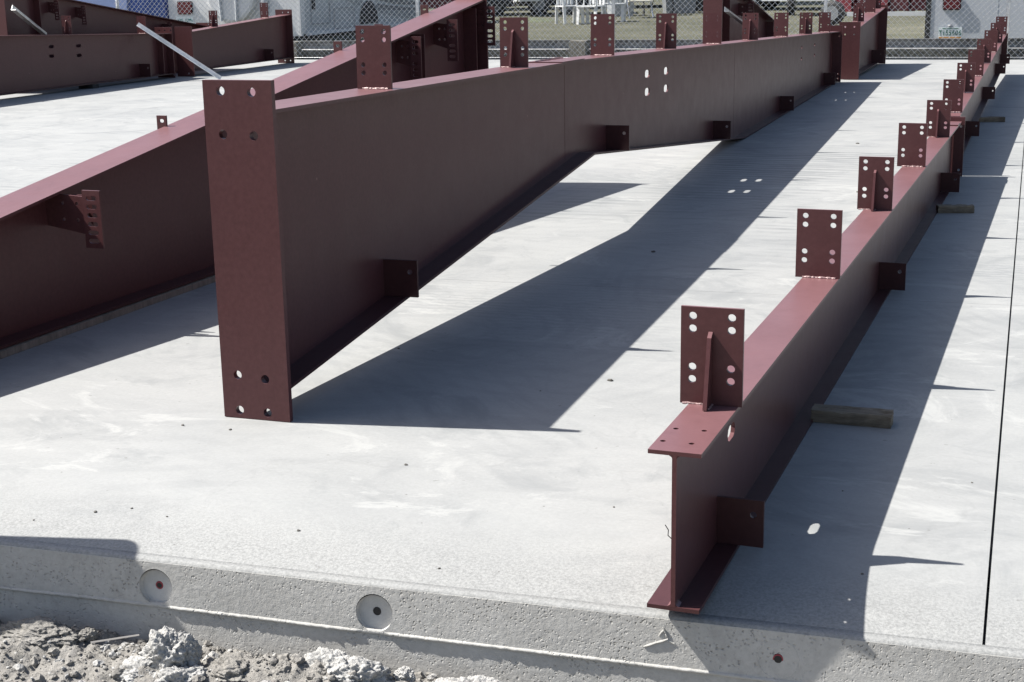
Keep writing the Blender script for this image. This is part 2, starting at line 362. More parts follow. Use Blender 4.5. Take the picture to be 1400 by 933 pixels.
# rounded front edge: strip sections along x, with small wear
def edge_mesh():
    xs = [XL, -6, -3]+[-2+i*.02 for i in range(201)]+[2.5, 4, XR]; v = []; f = []
    zt_ = EZZ; prof = [(EYY+.0302, -.08), (EYY+.0302, rz(EYY+.0302))]+[(EYY+.011*(1-math.sin(a)), rz(EYY+.011)-.011*(1-math.cos(a))) for a in [i*math.pi/2/6 for i in range(7)]]
    for x in xs:
        j = .003*noise.noise(Vector((x*4, 0, 0)))+.0025*noise.noise(Vector((x*23, 5, 0)))-.006*max(0, noise.noise(Vector((x*31, 2, 0)))-.35); k = .0025*noise.noise(Vector((x*9, 9, 3)))-.006*max(0, noise.noise(Vector((x*27, 4, 8)))-.3)
        for i, (y, z) in enumerate(prof):
            t = 0 if i < 2 else min(1, (i-2)/3) * (1 if i < len(prof)-1 else 0)
            v.append((x, y-j*t*(.5), z+(k-.001)*t))
    n = len(prof)
    for i in range(len(xs)-1):
        for q in range(n-1): f.append((i*n+q, i*n+q+1, (i+1)*n+q+1, (i+1)*n+q))
    me = mesh('slab_edge', v, f); return fixn(me)
link('slab_edge', edge_mesh(), SLAB, slab, True)
TIES = [(-1.042, -.121, .050), (-.408, -.123, .051), (.622, -.117, .050)]
FX = frame((0, 0, 0), (1, 0, 0), (0, 0, 1))        # XY plane -> XZ, thickness towards -y
zl = -.170
outer = [(XL, zl), (-1.1, zl)] + [(-1.05+.02*i, zl+(.0015*noise.noise(Vector((i*.7, 0, 0))))) for i in range(90)] + [(XR, zl), (XR, EZZ-.0085), (XL, EZZ-.0085)]
link('slab_face', plate_mesh('slab_face', outer, [circ(x, z, r, 28) for x, z, r in TIES[:2]]+[circ(TIES[2][0], TIES[2][1], .011, 14)], frame((0, EYY+.0300-BAT*EZZ, 0), (1, 0, 0), (0, BAT, 1)), .0300), FACE, slab)
lf = MB(); q0, q1 = fy(zl)+.0035, fy(-.5)+.0035; lf.add([(XL, q1, -.5), (XR, q1, -.5), (XR, q1+.16, -.5), (XL, q1+.16, -.5), (XL, q0, zl+.001), (XR, q0, zl+.001), (XR, q0+.05, zl+.001), (XL, q0+.05, zl+.001)], [(0, 3, 2, 1), (4, 5, 6, 7), (0, 1, 5, 4), (1, 2, 6, 5), (2, 3, 7, 6), (3, 0, 4, 7)]); lf.build('lower_face', FACE, slab)
CONE = simple('tie_cone_concrete', (.44, .435, .42), .8, 0, .08, 30, .3)
for i, (x, z, r) in enumerate(TIES[:2]):
    v = []; f = []; n = 28; rr = [(r, .0005), (r*.93, .016), (r*.30, .0195), (.0115, .020), (.0115, .040)]
    for q, d in rr:
        v += [(x+q*math.cos(2*math.pi*k/n), fy(z+q*math.sin(2*math.pi*k/n))+d, z+q*math.sin(2*math.pi*k/n)) for k in range(n)]
    for m in range(len(rr)-1): f += [(m*n+k, m*n+(k+1) % n, (m+1)*n+(k+1) % n, (m+1)*n+k) for k in range(n)]
    o = link('tie_recess', fixn(mesh('tie_recess', v, f)), CONE, slab); 
    MB().tube([(x, fy(z)+.0195, z), (x, fy(z)+.034, z)], .0112, 14).build('tie_hole', DARK if i else REDPLAS, o)
    if i == 0: MB().tube([(x, fy(z)+.0186, z), (x, fy(z)+.0265, z)], .0075, 12).build('hole_centre', DARK, o)
x, z, r = TIES[2]
o = MB().tube([(x, fy(z)-.0004, z), (x, fy(z)+.02, z)], .0125, 16).build('tie_ring', REDPLAS, slab); o.parent = slab
MB().tube([(x, fy(z)-.0010, z), (x, fy(z)+.01, z)], .0095, 14).build('tie_hole', DARK, o)
rg = MB(); rg.tube([(x+.048*math.cos(a), fy(z+.048*math.sin(a))+.0006, z+.048*math.sin(a)) for a in [i*2*math.pi/40 for i in range(41)]], .0016, 5, False); rg.build('patch_rim', FACE, slab)
# fin of concrete that leaked between the two form boards
def ridge():
    v = []; f = []; n = 6; xs = [-3.5+i*.0075 for i in range(800)]
    for i, x in enumerate(xs):
        gap = min(abs(x-TIES[0][0]), abs(x-TIES[1][0])) < .042
        q = .62+.20*noise.noise(Vector((x*6, 0, 0)))+.32*noise.noise(Vector((x*55, 3, 0)))+.2*noise.noise(Vector((x*120, 5, 0)))
        h = max(.002, .0085*q)*(.15 if gap else 1); zz = zl-.001+.0018*noise.noise(Vector((x*3, 7, 0)))+.0012*noise.noise(Vector((x*50, 1, 0)))
        pr = [(.006, zz+.007), (-h*.6, zz+.004), (-h, zz+.0015), (-h*.95, zz-.002), (-h*.4, zz-.0045), (.006, zz-.006)]
        v += [(x, fy(zl)+y, z) for y, z in pr]
    for i in range(len(xs)-1): f += [(i*n+k, i*n+k+1, (i+1)*n+k+1, (i+1)*n+k) for k in range(n-1)]
    return fixn(mesh('form_line_ridge', v, f))
link('form_line_ridge', ridge(), FACE, slab, True)
mk = MB()                                           # three raised strokes cast into the face
for a, b in (((.298, -.124), (.358, -.097)), ((.358, -.097), (.345, -.068)), ((.354, -.099), (.379, -.112)), ((.335, -.092), (.348, -.074))):
    pts = [(a[0]+(b[0]-a[0])*t, fy(a[1])-.001, a[1]+(b[1]-a[1])*t+.001*rnd.uniform(-1, 1)) for t in (0, .25, .5, .75, 1)]; mk.tube(pts, [.0018, .003, .0026, .003, .0015], 6)
mk.build('cast_mark', FACE, slab)

# ---------------------------------------------------------------- dirt clods
def clod(name, loc, sx, sy, sz, seed, mat, sub=6, amp=.38):
    bm = bmesh.new(); bmesh.ops.create_icosphere(bm, subdivisions=sub, radius=1)
    off = Vector((seed*3.1, seed*1.7, seed))
    for q in bm.verts:
        p = q.co.copy(); d = 1+amp*noise.fractal(p*1.3+off, .9, 2.1, 3)-.26*abs(noise.noise(p*3.2+off))-.20*abs(noise.noise(p*6.5+off))-.10*abs(noise.noise(p*13+off))+.05*noise.noise(p*30+off)+.22
        q.co = Vector((p.x*sx*d, p.y*sy*d, p.z*sz*d))
    me = bpy.data.meshes.new(name); bm.to_mesh(me); bm.free()
    o = link(name, me, mat, None, True); o.location = loc; o.rotation_euler = (0, 0, TH+rnd.uniform(-.4, .4)); return o
cl = [(-.905, -.115, -.212, .055, .045, .062, 1, MARL, 'tall pale mortar clod piled against the shaded end of the slab face'),
      (-.955, -.150, -.262, .065, .05, .040, 2, MARL, 'low pale clod at the left foot of the tall mortar clod'),
      (-.845, -.155, -.262, .062, .045, .042, 3, MARL, 'knobbly pale clod at the right foot of the tall mortar clod'),
      (-.855, -.09, -.212, .030, .028, .045, 14, MARL, 'small upright pale clod tucked beside the tall mortar clod'),
      (-.60, -.085, -.245, .062, .05, .040, 4, DIRT, 'dark brown dirt lump between the two pale mounds'),
      (-.715, -.095, -.245, .085, .05, .038, 5, DIRT, 'broad brown dirt lump right of the tall mortar clod'),
      (-.475, -.065, -.236, .080, .05, .055, 6, MARL, 'wide pale mortar mound left of the middle tie hole'),
      (-.395, -.070, -.240, .080, .05, .050, 7, MARL, 'wide pale mortar mound under the middle tie hole'),
      (-.285, -.030, -.225, .024, .018, .018, 8, MARL, 'small angular pale stone against the slab face'),
      (-.095, -.060, -.250, .10, .045, .048, 9, MARL, 'rightmost pale mortar mound cut by the bottom of the picture'),
      (-1.19, -.030, -.226, .022, .018, .016, 10, DIRT, 'dark round dirt clod in the shade on the slab foot'),
      (-1.33, -.050, -.232, .11, .05, .030, 11, DIRT, 'dark dirt hump in the shade at the left end'),
      (-1.20, -.155, -.256, .016, .014, .014, 12, MARL, 'little pale clod on the brown dirt at the shadow line')]
for x, y, z, sx, sy, sz, sd, m, lb in cl: tag(clod('dirt_clod', S(x, y, z), sx, sy, sz, sd, m), lb, 'clod', 'clods of dirt and mortar by the slab')
gm = MB(); gm2 = MB(); IVS = []
for sub in (1, 2):
    for sd in range(5):
        ico = bmesh.new(); bmesh.ops.create_icosphere(ico, subdivisions=sub, radius=1); of = Vector((sd*3.3, 1, sub))
        IVS.append(([q.co*(1+.45*noise.noise(q.co*1.4+of)+.22*noise.noise(q.co*4+of)) for q in ico.verts], [tuple(q.index for q in f.verts) for f in ico.faces])); ico.free()
for i in range(5200):
    x = rnd.uniform(-1.75, .2); y = .082-.50*rnd.random()**1.2; r = .0016+.006*rnd.random()**3+(.012*rnd.random() if rnd.random() < .07 else 0)
    IV, IF = IVS[rnd.randrange(5)+(5 if r > .008 else 0)]; y = min(y, .083-r)
    c = S(x, y, dirtz(x, y)+r*.25); M = Matrix.Rotation(rnd.uniform(0, 6.28), 3, 'Z') @ Matrix.Diagonal((r*rnd.uniform(.8, 1.4), r*rnd.uniform(.8, 1.2), r*rnd.uniform(.6, 1.)))
    (gm2 if rnd.random() < .3 else gm).add([c+M @ q for q in IV], IF)
o = link('loose_grit', mesh('loose_grit', gm.v, gm.f), DIRT); o['kind'] = 'stuff'; tag(o, 'loose grey brown grit and crumbs scattered over the dirt', 'grit')
o = link('mortar_crumbs', mesh('mortar_crumbs', gm2.v, gm2.f), MARL); o['kind'] = 'stuff'; tag(o, 'pale crumbs of dried mortar mixed into the dirt', 'crumbs')
sp = MB(); sp.add([S(-1.165, -.062, -.228), S(-1.03, -.040, -.2), S(-1.028, -.042, -.2035), S(-1.163, -.064, -.232), S(-1.165, -.060, -.229), S(-1.03, -.038, -.202), S(-1.028, -.040, -.205), S(-1.163, -.062, -.233)],
      [(0, 1, 2, 3), (4, 7, 6, 5), (0, 4, 5, 1), (1, 5, 6, 2), (2, 6, 7, 3), (3, 7, 4, 0)])
tag(sp.build('wood_splinter', simple('pale_splinter', (.22, .21, .20), .8)), 'thin pale wood splinter lying on the dirt in the shade', 'splinter')

# ---------------------------------------------------------------- steel beams
def sweep(mb, prof, hw, th, off=0., side=1):       # flange: strip along (s, z) polyline; side 1 = material below the line
    n = len(prof); v = []
    for s, z in prof:
        for x in (-hw, hw): v += [Vector((x+off, s, z)), Vector((x+off, s, z-th*side))]
    f = [(0, 1, 3, 2), ((n-1)*4, (n-1)*4+2, (n-1)*4+3, (n-1)*4+1)]
    for i in range(n-1):
        a, b = i*4, (i+1)*4
        f += [(a, a+2, b+2, b), (a+1, b+1, b+3, a+3), (a, b, b+1, a+1), (a+2, a+3, b+3, b+2)]
    return mb.add(v, f)
def interp(prof, s):
    for (a, za), (b, zb) in zip(prof, prof[1:]):
        if a <= s <= b: return za+(zb-za)*(s-a)/(b-a)
    return prof[0][1] if s < prof[0][0] else prof[-1][1]
def beam(name, label, A, ang, top, bot, hw, th=.012, web=.008, webholes=(), flange_holes=None, group='red oxide steel frame members laid on the slab'):
    t = thing(name, label, 'steel beam', (A[0], A[1], 0), -R(ang), group)
    pts = [(s, z+th*.98) for s, z in bot]+[(s, z-th*.98) for s, z in top[::-1]]
    link('web', plate_mesh('web', pts, [list(h) for h in webholes], frame((-web/2, 0, 0), (0, 1, 0), (0, 0, 1)), web), PAINT, t)
    if flange_holes:
        s0, z0 = top[0]; s1, z1 = top[-1]
        link('flange', plate_mesh('flange', [(-hw, s0), (hw, s0), (hw, s1), (-hw, s1)], flange_holes, frame((0, 0, z0), (1, 0, 0), (0, 1, (z1-z0)/(s1-s0))), -th), PAINT, t)
    else: sweep(MB(), top, hw, th).build('flange', PAINT, t)
    sweep(MB(), bot, hw, th, side=-1).build('flange', SHADED, t)
    return t
def weld_bead(mb, p0, p1, r):
    p0, p1 = Vector(p0), Vector(p1); n = max(6, int((p1-p0).length/.006))
    mb.tube([p0.lerp(p1, i/n)+Vector((0, rnd.uniform(-.001, .001), rnd.uniform(-.0008, .001))) for i in range(n+1)], [r*rnd.uniform(.6, 1.25) for _ in range(n+1)], 6)
    return mb
# one bracket of each kind; all copies share these meshes
BW, BH, BT = .152, .252, .010
def br_holes(): return [circ(sx*.31*BW, fz*BH, .0100, 14) for sx in (-1, 1) for fz in (.906, .777, .385, .256)]
M_BR = plate_mesh('purlin_bracket', [(-BW/2, 0), (BW/2, 0), (BW/2, BH), (-BW/2, BH)], br_holes(), frame((0, 0, 0), (1, 0, 0), (0, 0, 1)), BT)
gp = [(0, .002), (-.060, .002), (-.018, .178), (0, .190)]
M_GF = MB().prism([(y-BT, z) for y, z in gp], frame((-.008, 0, 0), (0, 1, 0), (0, 0, 1)), .010).mesh('gusset')
M_GB = MB().prism([(-y, z) for y, z in gp], frame((-.008, 0, 0), (0, 1, 0), (0, 0, 1)), .010).mesh('gusset')
M_WF = weld_bead(MB(), (-BW*.34, -BT-.002, .002), (BW*.40, -BT-.002, .002), .0045).mesh('weld')
M_WS = weld_bead(weld_bead(MB(), (-BW*.46, -BT-.001, .001), (-BW*.12, -BT-.001, .001), .003), (.004, -BT-.004, .002), (.004, -.055, .002), .003).mesh('weld')
for m in (M_BR, M_GF, M_GB): m.materials.append(PAINT)
for m in (M_WF, M_WS): m.materials.append(WELD)
def bracket(t, s, z, front_gusset, sc=1., x=0., slope=0., sx=1.):
    b = link('bracket', M_BR, None, t); b.location = (x, s, z); b.scale = (sc*sx, sc, sc); b.rotation_euler = (slope, 0, rnd.uniform(-.025, .025))
    link('gusset', M_GF if front_gusset else M_GB, None, b); link('weld', M_WS if front_gusset else M_WF, None, b); return b
CW = .125
M_CL = plate_mesh('base_clip', [(.0, 0), (CW, 0), (CW, .128), (0, .128)], [circ(.098, .088, .009, 12)], frame((0, 0, 0), (1, 0, 0), (0, 0, 1)), .010); M_CL.materials.append(SHADED)
def clip(t, s, z, sc=1., side=1):
    c = link('clip', M_CL, None, t); c.location = (.004*side, s, z); c.scale = (sc*side, sc, sc); return c
def end_plate(t, s, hw, z0, z1, th, holes, x=0., name='end_plate'):
    return link(name, plate_mesh(name, [(-hw+x, z0), (hw+x, z0), (hw+x, z1), (-hw+x, z1)], holes, frame((0, s, 0), (1, 0, 0), (0, 0, 1)), th), PAINT, t)
def stiff(t, s, hw, z0, z1, th=.010, sides=(-1, 1)):
    for sd in sides:
        a, b = sorted((sd*.005, sd*hw)); MB().box(a, b, s, s+th, z0, z1).build('stiffener', PAINT, t)

# front beam at the slab edge ------------------------------------------------
FA, FANG = (.373, 3.212), 21.03
ftop = [(-.01, .396), (7.78, .396)]; fbot = [(-.01, .0), (7.78, .0)]
whole = [slot(.575, .268, .088, .042)]
fhl = [circ(x, s, .007, 10) for x, s in ((-.046, .060), (-.041, .162), (.028, .166), (.023, .060))]
front = beam('rafter_beam', 'straight maroon I-beam in the right foreground, its cut end on the near edge of the slab', FA, FANG, ftop, fbot, .0635, .010, .011, whole, fhl)
for k, (s, x, sx, sz) in enumerate(((.390, -.007, .160, .254), (2.051, -.011, .158, .246), (3.65, -.016, .156, .241), (5.213, -.017, .153, .239), (6.748, -.013, .151, .236))):
    bracket(front, s, .3965, k % 2 == 0, sz/BH, x, 0, sx/BW/(sz/BH))
for s in (.425, 3.73, 6.95): clip(front, s, .011)
for s in (2.05, 5.2): clip(front, s, .011, 1, -1)
end_plate(front, 7.80, .086, .004, .427, .016, [circ(x, z, .009, 10) for x in (-.06, .06) for z in (.05, .36)])
MB().box(-.063, .063, 7.45, 7.62, .3965, .4045).build('splice_bar', PAINT, front)
fl = MB()
for sd in (-1, 1):                                   # fillet of the rolled section
    for zc, dz in ((.010, 1), (.386, -1)):
        fl.prism([(.0039*sd, zc), (.014*sd, zc), (.0075*sd, zc+.004*dz), (.0039*sd, zc+.011*dz)], frame((0, -.009, 0), (1, 0, 0), (0, 0, 1)), -.03)
fl.build('fillet', PAINT, front)
rust = MB(); 
for i in range(7):
    z = .03+.33*rnd.random(); rust.tube([(-.0045, -.001, z), (-.0055-.002*rnd.random(), -.002, z+.012)], .0011, 5)
rust.build('burr', PAINT, front)
wr = MB(); wr.tube([(-.006, .01, .17), (-.016, .0, .185), (-.014, -.004, .20), (-.022, -.004, .212)], .0012, 5); wr.build('wire_tail', BLACK, front)
MB().box(-.0085, -.0041, .02, .14, .15, .27).build('tab', PAINT, front)

f2 = beam('rafter_beam', 'straight maroon I-beam continuing the right foreground beam towards the fence', (FA[0]+math.sin(R(FANG))*7.86-.04*math.cos(R(FANG)), FA[1]+math.cos(R(FANG))*7.86+.04*math.sin(R(FANG))), 20.2,
          [(0, .388), (10.55, .556)], [(0, .004), (10.55, .165)], .0635, .010, .008)
end_plate(f2, 0, .086, .002, .427, .016, [])
for k in range(7): bracket(f2, .56+1.6*k, .392+(.556-.388)/10.55*(.56+1.6*k), k % 2 == 1, .97, -.006)
for k in (1, 3, 5, 6): clip(f2, .60+1.6*k, .015+.161/10.55*(.6+1.6*k))
end_plate(f2, 10.56, .075, .16, .56, .012, [])

# central haunched beam ------------------------------------------------------
MA, MANG = (-.878, 4.807), 19.18
mtop = [(.02, 1.052), (3.72, 1.000), (15.68, .662)]
mbot = [(.02, .095), (3.90, .446), (8.85, .006), (15.68, .012)]
wh = [slot(s, z, .135, .052, 4) for s, z in ((5.545, .797), (5.545, .676), (6.105, .780), (6.105, .656))]
wh += [slot(s, z, .075, .034, 4) for s, z in ((12.9, .60), (12.9, .47), (14.0, .575), (14.0, .45))]
main = beam('haunched_beam', 'largest maroon plate beam in the middle, deep end plate facing the camera', MA, MANG, mtop, mbot, .100, .012, .009, wh)
end_plate(main, .02, .126, .002, 1.150, .022, [circ(x, z, .0155, 18) for x, z in ((-.061, 1.115), (.052, 1.112), (-.061, .974), (.052, .971), (-.065, .155), (.040, .147), (-.065, .030), (.042, .028))])
slp = [(1.052-1.0)/3.7, (1.0-.662)/11.96]
for k, s in enumerate((1.10, 2.80, 4.45, 6.14, 7.80, 9.56, 11.40, 13.25, 14.95)):
    bracket(main, s, interp(mtop, s)+.001, k % 2 == 1, .97, -.005, -slp[0 if s < 3.7 else 1])
for s in (1.10, 4.50, 7.85, 11.40, 14.95): clip(main, s, interp(mbot, s)+.012, 1.18); 
for s in (2.8, 6.14, 9.56): clip(main, s, interp(mbot, s)+.012, 1.18, -1)
end_plate(main, 15.70, .135, .005, .735, .018, [circ(x, z, .012, 10) for x in (-.10, .10) for z in (.05, .11, .60)])
for s in (3.62, 8.75):                               # shop welds where the web plates meet
    a = weld_bead(MB(), (.0046, s, interp(mbot, s)+.02), (.0046, s, interp(mtop, s)-.02), .0011); a.build('web_seam', PAINT, main)
sweep(MB(), [(3.28, 1.0075), (3.70, 1.0018)], .100, .004, side=-1).build('flange_lap', PAINT, main)
w_ = MB(); 
for i in range(12): s = 3.29+.03*i; w_.tube([(-.06+.01*rnd.random(), s, 1.012), (-.05+.04*rnd.random(), s+.03, 1.0125)], .004, 5)
w_.build('weld', WELD, main)
m2 = beam('haunched_beam', 'short maroon beam with rising top behind the far end of the middle beam', (4.65, 20.15), 20.0, [(-.12, .675), (3.28, .865)], [(-.12, .05), (3.28, .055)], .105, .012, .009)
end_plate(m2, -.14, .14, .005, .765, .018, [circ(x, z, .012, 10) for x in (-.06, .06) for z in (.70, .60)])
end_plate(m2, 3.3, .14, .005, .90, .018, [circ(x, z, .014, 10) for x in (.07,) for z in (.04,)])
for s, g in ((.95, True), (2.35, False), (3.1, True)): bracket(m2, s, interp([(-.12, .675), (3.28, .865)], s)+.001, g, 1.0, -.02)
clip(m2, 2.55, .065, 1.5)

# tapered columns with slotted girt clips -----------------------------------
def slots(n, w, pitch, z0, x): return [slot(x, z0+i*pitch, w*.62, .020, 4) for i in range(n)]
def girt_clip(t, s, zt, side, reach, tri=True, tw=.075, drop=.27):
    g = link('girt_clip', plate_mesh('girt_clip', [(side*.004, zt-.16), (side*(reach), zt-.19), (side*reach, zt-.03), (side*.004, zt-.02)], [circ(side*(reach*.45), zt-.06, .008, 8), circ(side*(reach*.45), zt-.13, .008, 8), circ(side*(reach*.8), zt-.06, .008, 8), circ(side*(reach*.8), zt-.13, .008, 8)],
             frame((0, s, 0), (1, 0, 0), (0, 0, 1)), .010), PAINT, t)
    x0, x1 = sorted((side*reach, side*(reach+tw)))
    link('slotted_plate', plate_mesh('slotted_plate', [(x0, zt-drop), (x1, zt-drop), (x1, zt), (x0, zt)], slots(3, tw, .036, zt-.105, (x0+x1)/2)+slots(3, tw, .036, zt-drop+.03, (x0+x1)/2), frame((0, s-.014, 0), (1, 0, 0), (0, 0, 1)), .010), PAINT, g)
    if tri: MB().prism([(side*(reach*.55), zt-.03), (side*(reach+.004), zt-.03), (side*(reach+.004), zt-.16)], frame((0, s+.04, 0), (1, 0, 0), (0, 0, 1)), .008).build('gusset', PAINT, g)
    return g
ca, cang = R(21.58), 21.58
CA = (-2.066-.105*math.cos(ca), 5.716+.105*math.sin(ca))
ctop = [(-1.2, .372), (5.22, 1.300)]; cbot = [(-1.2, .034), (5.22, .034)]
col3 = beam('tapered_column', 'tapered maroon column with wide sunlit top running from the left edge up behind the middle beam', CA, cang, ctop, cbot, .105, .012, .009)
girt_clip(col3, .50, interp(ctop, .50), 1, .205, True, .088, .245)
for s in (3.97, 4.55): girt_clip(col3, s, interp(ctop, s)-.022, 1, .110)
girt_clip(col3, 5.20, 1.25, 1, .115, False)
for s in (.05, 1.56, 3.42, 3.98, 4.68):
    zt = interp(ctop, s)
    link('tab', plate_mesh('tab', [(-.145, zt-.12), (-.09, zt-.12), (-.09, zt+.052), (-.145, zt+.052)], [slot(-.1175, zt+.026, .030, .018, 4)], frame((0, s, 0), (1, 0, 0), (0, 0, 1)), .010), PAINT, col3)
stiff(col3, 4.18, .102, .05, 1.10); end_plate(col3, 5.22, .12, .01, 1.33, .018, [])
stiff(col3, 5.05, .102, .05, 1.24)
pl = MB(); pl.box(.075, .118, -1.6, 5.0, .001, .030); o = pl.build('timber_batten', POSTW); o.location = (CA[0], CA[1], 0); o.rotation_euler = (0, 0, -ca); tag(o, 'long grey timber batten lying under the edge of the tapered column', 'batten')

# far left pair ---------------------------------------------------------------
dtop = [(-7, .905), (-4, .812), (-.05, .675)]; dbot = [(-7, .06), (-.05, .06)]
dh = [slot(s, z, .12, .045, 4) for s, z in ((-2.847, .615), (-2.86, .489), (-2.247, .595), (-2.249, .465))]
bD = beam('haunched_beam', 'maroon beam with four square web holes at the far left, ending at a tall splice plate', (-5.2, 22.9), 20, dtop, dbot, .105, .012, .009, dh)
for s, g in ((-4.35, False), (-2.42, True), (-.62, False)): bracket(bD, s, interp(dtop, s)+.001, g, 1.0, -.03)
clip(bD, -.80, .07, 1.5); stiff(bD, -.30, .10, .08, .66, sides=(1,))
end_plate(bD, -.04, .15, .004, .765, .018, [circ(x, z, .013, 10) for x in (-.10, 0, .10) for z in (.715,)]+[circ(x, .05, .016, 10) for x in (-.11, .11)], -.03)
cb = MB(); cb.box(-.12, .12, -2.16, -2.02, .0, .058); o = cb.build('support_block', DARK); o.location = (-5.2, 22.9, 0); o.rotation_euler = (0, 0, -R(20)); tag(o, 'small black block propping the beam with four web holes', 'block')
etop = [(.05, .672), (3.42, .840)]; ebot = [(.05, .075), (3.42, .09)]
bE = beam('haunched_beam', 'maroon beam with rising top and dark end plate in front of the white camper', (-5.05-.0, 23.1), 20, etop, ebot, .105, .012, .009)
end_plate(bE, .02, .15, .004, .760, .018, [circ(.11, .05, .016, 10)], .06)
end_plate(bE, 3.43, .16, -.0, .925, .018, [circ(x, z, .014, 10) for x in (-.05, .06) for z in (.875, .045)], -.03)
for s, g in ((1.05, True), (2.72, False)): bracket(bE, s, interp(etop, s)+.001, g, 1.0, -.02)
clip(bE, 2.60, .095, 1.5)
ftp = [(.2, 1.425), (5.35, .700)]; fbt = [(.2, .0), (5.35, .0)]
bF = beam('tapered_column', 'dark tapered maroon column lying behind the far left beam, top sloping down to the right', (-6.9, 20.0), 20, ftp, fbt, .11, .012, .009)
for s in (1.28, 1.90, 4.12): girt_clip(bF, s, interp(ftp, s)-.06, 1, .115)
stiff(bF, .95, .105, .02, interp(ftp, .95)-.02); end_plate(bF, .20, .13, -.0, 1.52, .018, [circ(x, 1.44, .012, 10) for x in (-.06, .06)]); end_plate(bF, 5.36, .13, 0, .76, .018, [circ(.1, .735, .012, 8)])
gtp = [(-.95, 1.43), (3.2, .66)]; gbt = [(-.95, .0), (3.2, .0)]
bG = beam('tapered_column', 'tapered maroon column with tall end plate behind the middle beam, left of the white car', (2.62, 17.5), 20, gtp, gbt, .11, .012, .009)
end_plate(bG, -.97, .108, 0, 1.50, .018, []); stiff(bG, -.55, .105, .02, 1.33)
for s in (.45, 2.75): girt_clip(bG, s, interp(gtp, s)-.07, 1, .115)
stiff(bG, 2.3, .105, .02, .80)

# loose steel angles -----------------------------------------------------------
def angle(name, p0, p1, wd, th, mat, label):
    p0, p1 = Vector(p0), Vector(p1); d = (p1-p0).normalized(); a = Vector((0, 0, 1)).cross(d).normalized(); b = d.cross(a)
    m = MB(); L = (p1-p0).length
    prof = [(0, 0), (wd, 0), (wd, th), (th, th), (th, wd), (0, wd)]
    M = Matrix(((a.x, b.x, d.x, p0.x), (a.y, b.y, d.y, p0.y), (a.z, b.z, d.z, p0.z), (0, 0, 0, 1)))
    m.prism(prof, M, L); o = m.build(name, mat); return tag(o, label, 'steel angle', 'loose bare steel angles leaning on the beams')
BARE = make_galv('bare_bright_steel', (.72, .72, .70), .5, .05)
angle('steel_angle', (-4.30, 22.2, .002), (-5.47, 22.16, .818), .055, .008, BARE, 'bright bare steel angle leaning on the far left splice')
angle('steel_angle', (-6.357, 20.598, .719), (-6.586, 19.97, 1.112), .075, .008, GALV, 'dull grey steel angle against the dark column at the top left corner')
angle('steel_angle', (2.753, 17.279, .826), (2.353, 16.181, 1.033), .050, .008, GALV, 'grey steel angle sloping down beside the tall end plate left of the white car')

# timber offcuts under the front beams ----------------------------------------
def offcut(x0, y0, L, wd, hgt, rz, label, rough=.004):
    m = bmesh.new(); bmesh.ops.create_cube(m, size=1); bmesh.ops.subdivide_edges(m, edges=m.edges[:], cuts=9, use_grid_fill=True)
    for v in m.verts:
        n = noise.noise(v.co*5+Vector((x0, y0, 0)))
        v.co = Vector((v.co.x*L, v.co.y*wd, (v.co.z+.5)*hgt)); v.co += Vector((1, .6, .3))*n*rough; v.co.z = max(0, v.co.z-(.006 if abs(noise.noise(v.co*22)) < .06 else 0))
    bmesh.ops.bevel(m, geom=m.edges[:], offset=.0006, segments=1, affect='EDGES') if False else None
    me = bpy.data.meshes.new('timber_offcut'); m.to_mesh(me); m.free()
    o = link('timber_offcut', me, WOOD); o.location = (x0, y0, .001); o.rotation_euler = (0, 0, rz); return tag(o, label, 'timber offcut', 'timber offcuts poking out beside the front beam')
offcut(1.128, 4.660, .26, .078, .042, R(-20), 'nearest weathered timber offcut, thick and cracked, beside the front beam')
offcut(2.735, 8.90, .215, .07, .045, R(-5), 'middle short timber offcut in the shade beside the front beam')
offcut(4.60, 14.25, .40, .09, .045, R(-8), 'farthest thin timber offcut behind the splice plate of the front beams')
o = tag(clod('mortar_lump', (5.95, 18.9, .03), .13, .05, .03, 21, STONE, 3), 'crumbly dark lump in the shade near the far end of the right beam', 'lump')

# pebbles on the slab
for x, y, r in ((.0, 0, 0),):
    pass
PEB = [(-.335, 3.31, 0), ]
pbm = []
for k in range(3):
    m = bmesh.new(); bmesh.ops.create_icosphere(m, subdivisions=2, radius=1)
    for v in m.verts: v.co *= 1+.35*noise.noise(v.co*1.7+Vector((k*5, 0, 0)))
    me = bpy.data.meshes.new('pebble'); m.to_mesh(me); m.free(); me.materials.append(STONE); pbm.append(me)
def gnd(px, py):
    d = fw+rt*((px-700)/2000)-up*((py-466.5)/2000); t = -1.47/d.z; return Vector((d.x*t, d.y*t, 0))
PEBBLES = [(-.335, 4.30, .005), (.361, 5.22, .009), (.77, 7.765, .010), (-1.123, 4.755, .005), (-.951, 4.695, .005), (-1.21, 3.978, .005), (-1.108, 3.991, .0035), (-.767, 5.964, .005), (-.461, 5.757, .005), (-1.379, 3.945, .003), (-.992, 3.926, .003),
           (.10, 5.1, .003), (1.34, 4.05, .003), (.87, 3.42, .0035), (1.47, 3.62, .0035), (-.60, 3.80, .0045), (.28, 3.9, .003), (-.20, 3.55, .0035), (2.35, 9.8, .010), (3.0, 12.6, .012), (.95, 4.0, .0025)]
for i, (x, y, r) in enumerate(PEBBLES):
    o = link('pebble', pbm[i % 3], None); o.location = (x, y, r*.3+rz(toS(x, y)[1])); o.scale = (r*1.2, r, r*.6); o.rotation_euler = (0, 0, rnd.uniform(0, 6))
    tag(o, 'tiny dark pebble lying loose on the bare concrete slab', 'pebble', 'pebbles scattered on the slab')

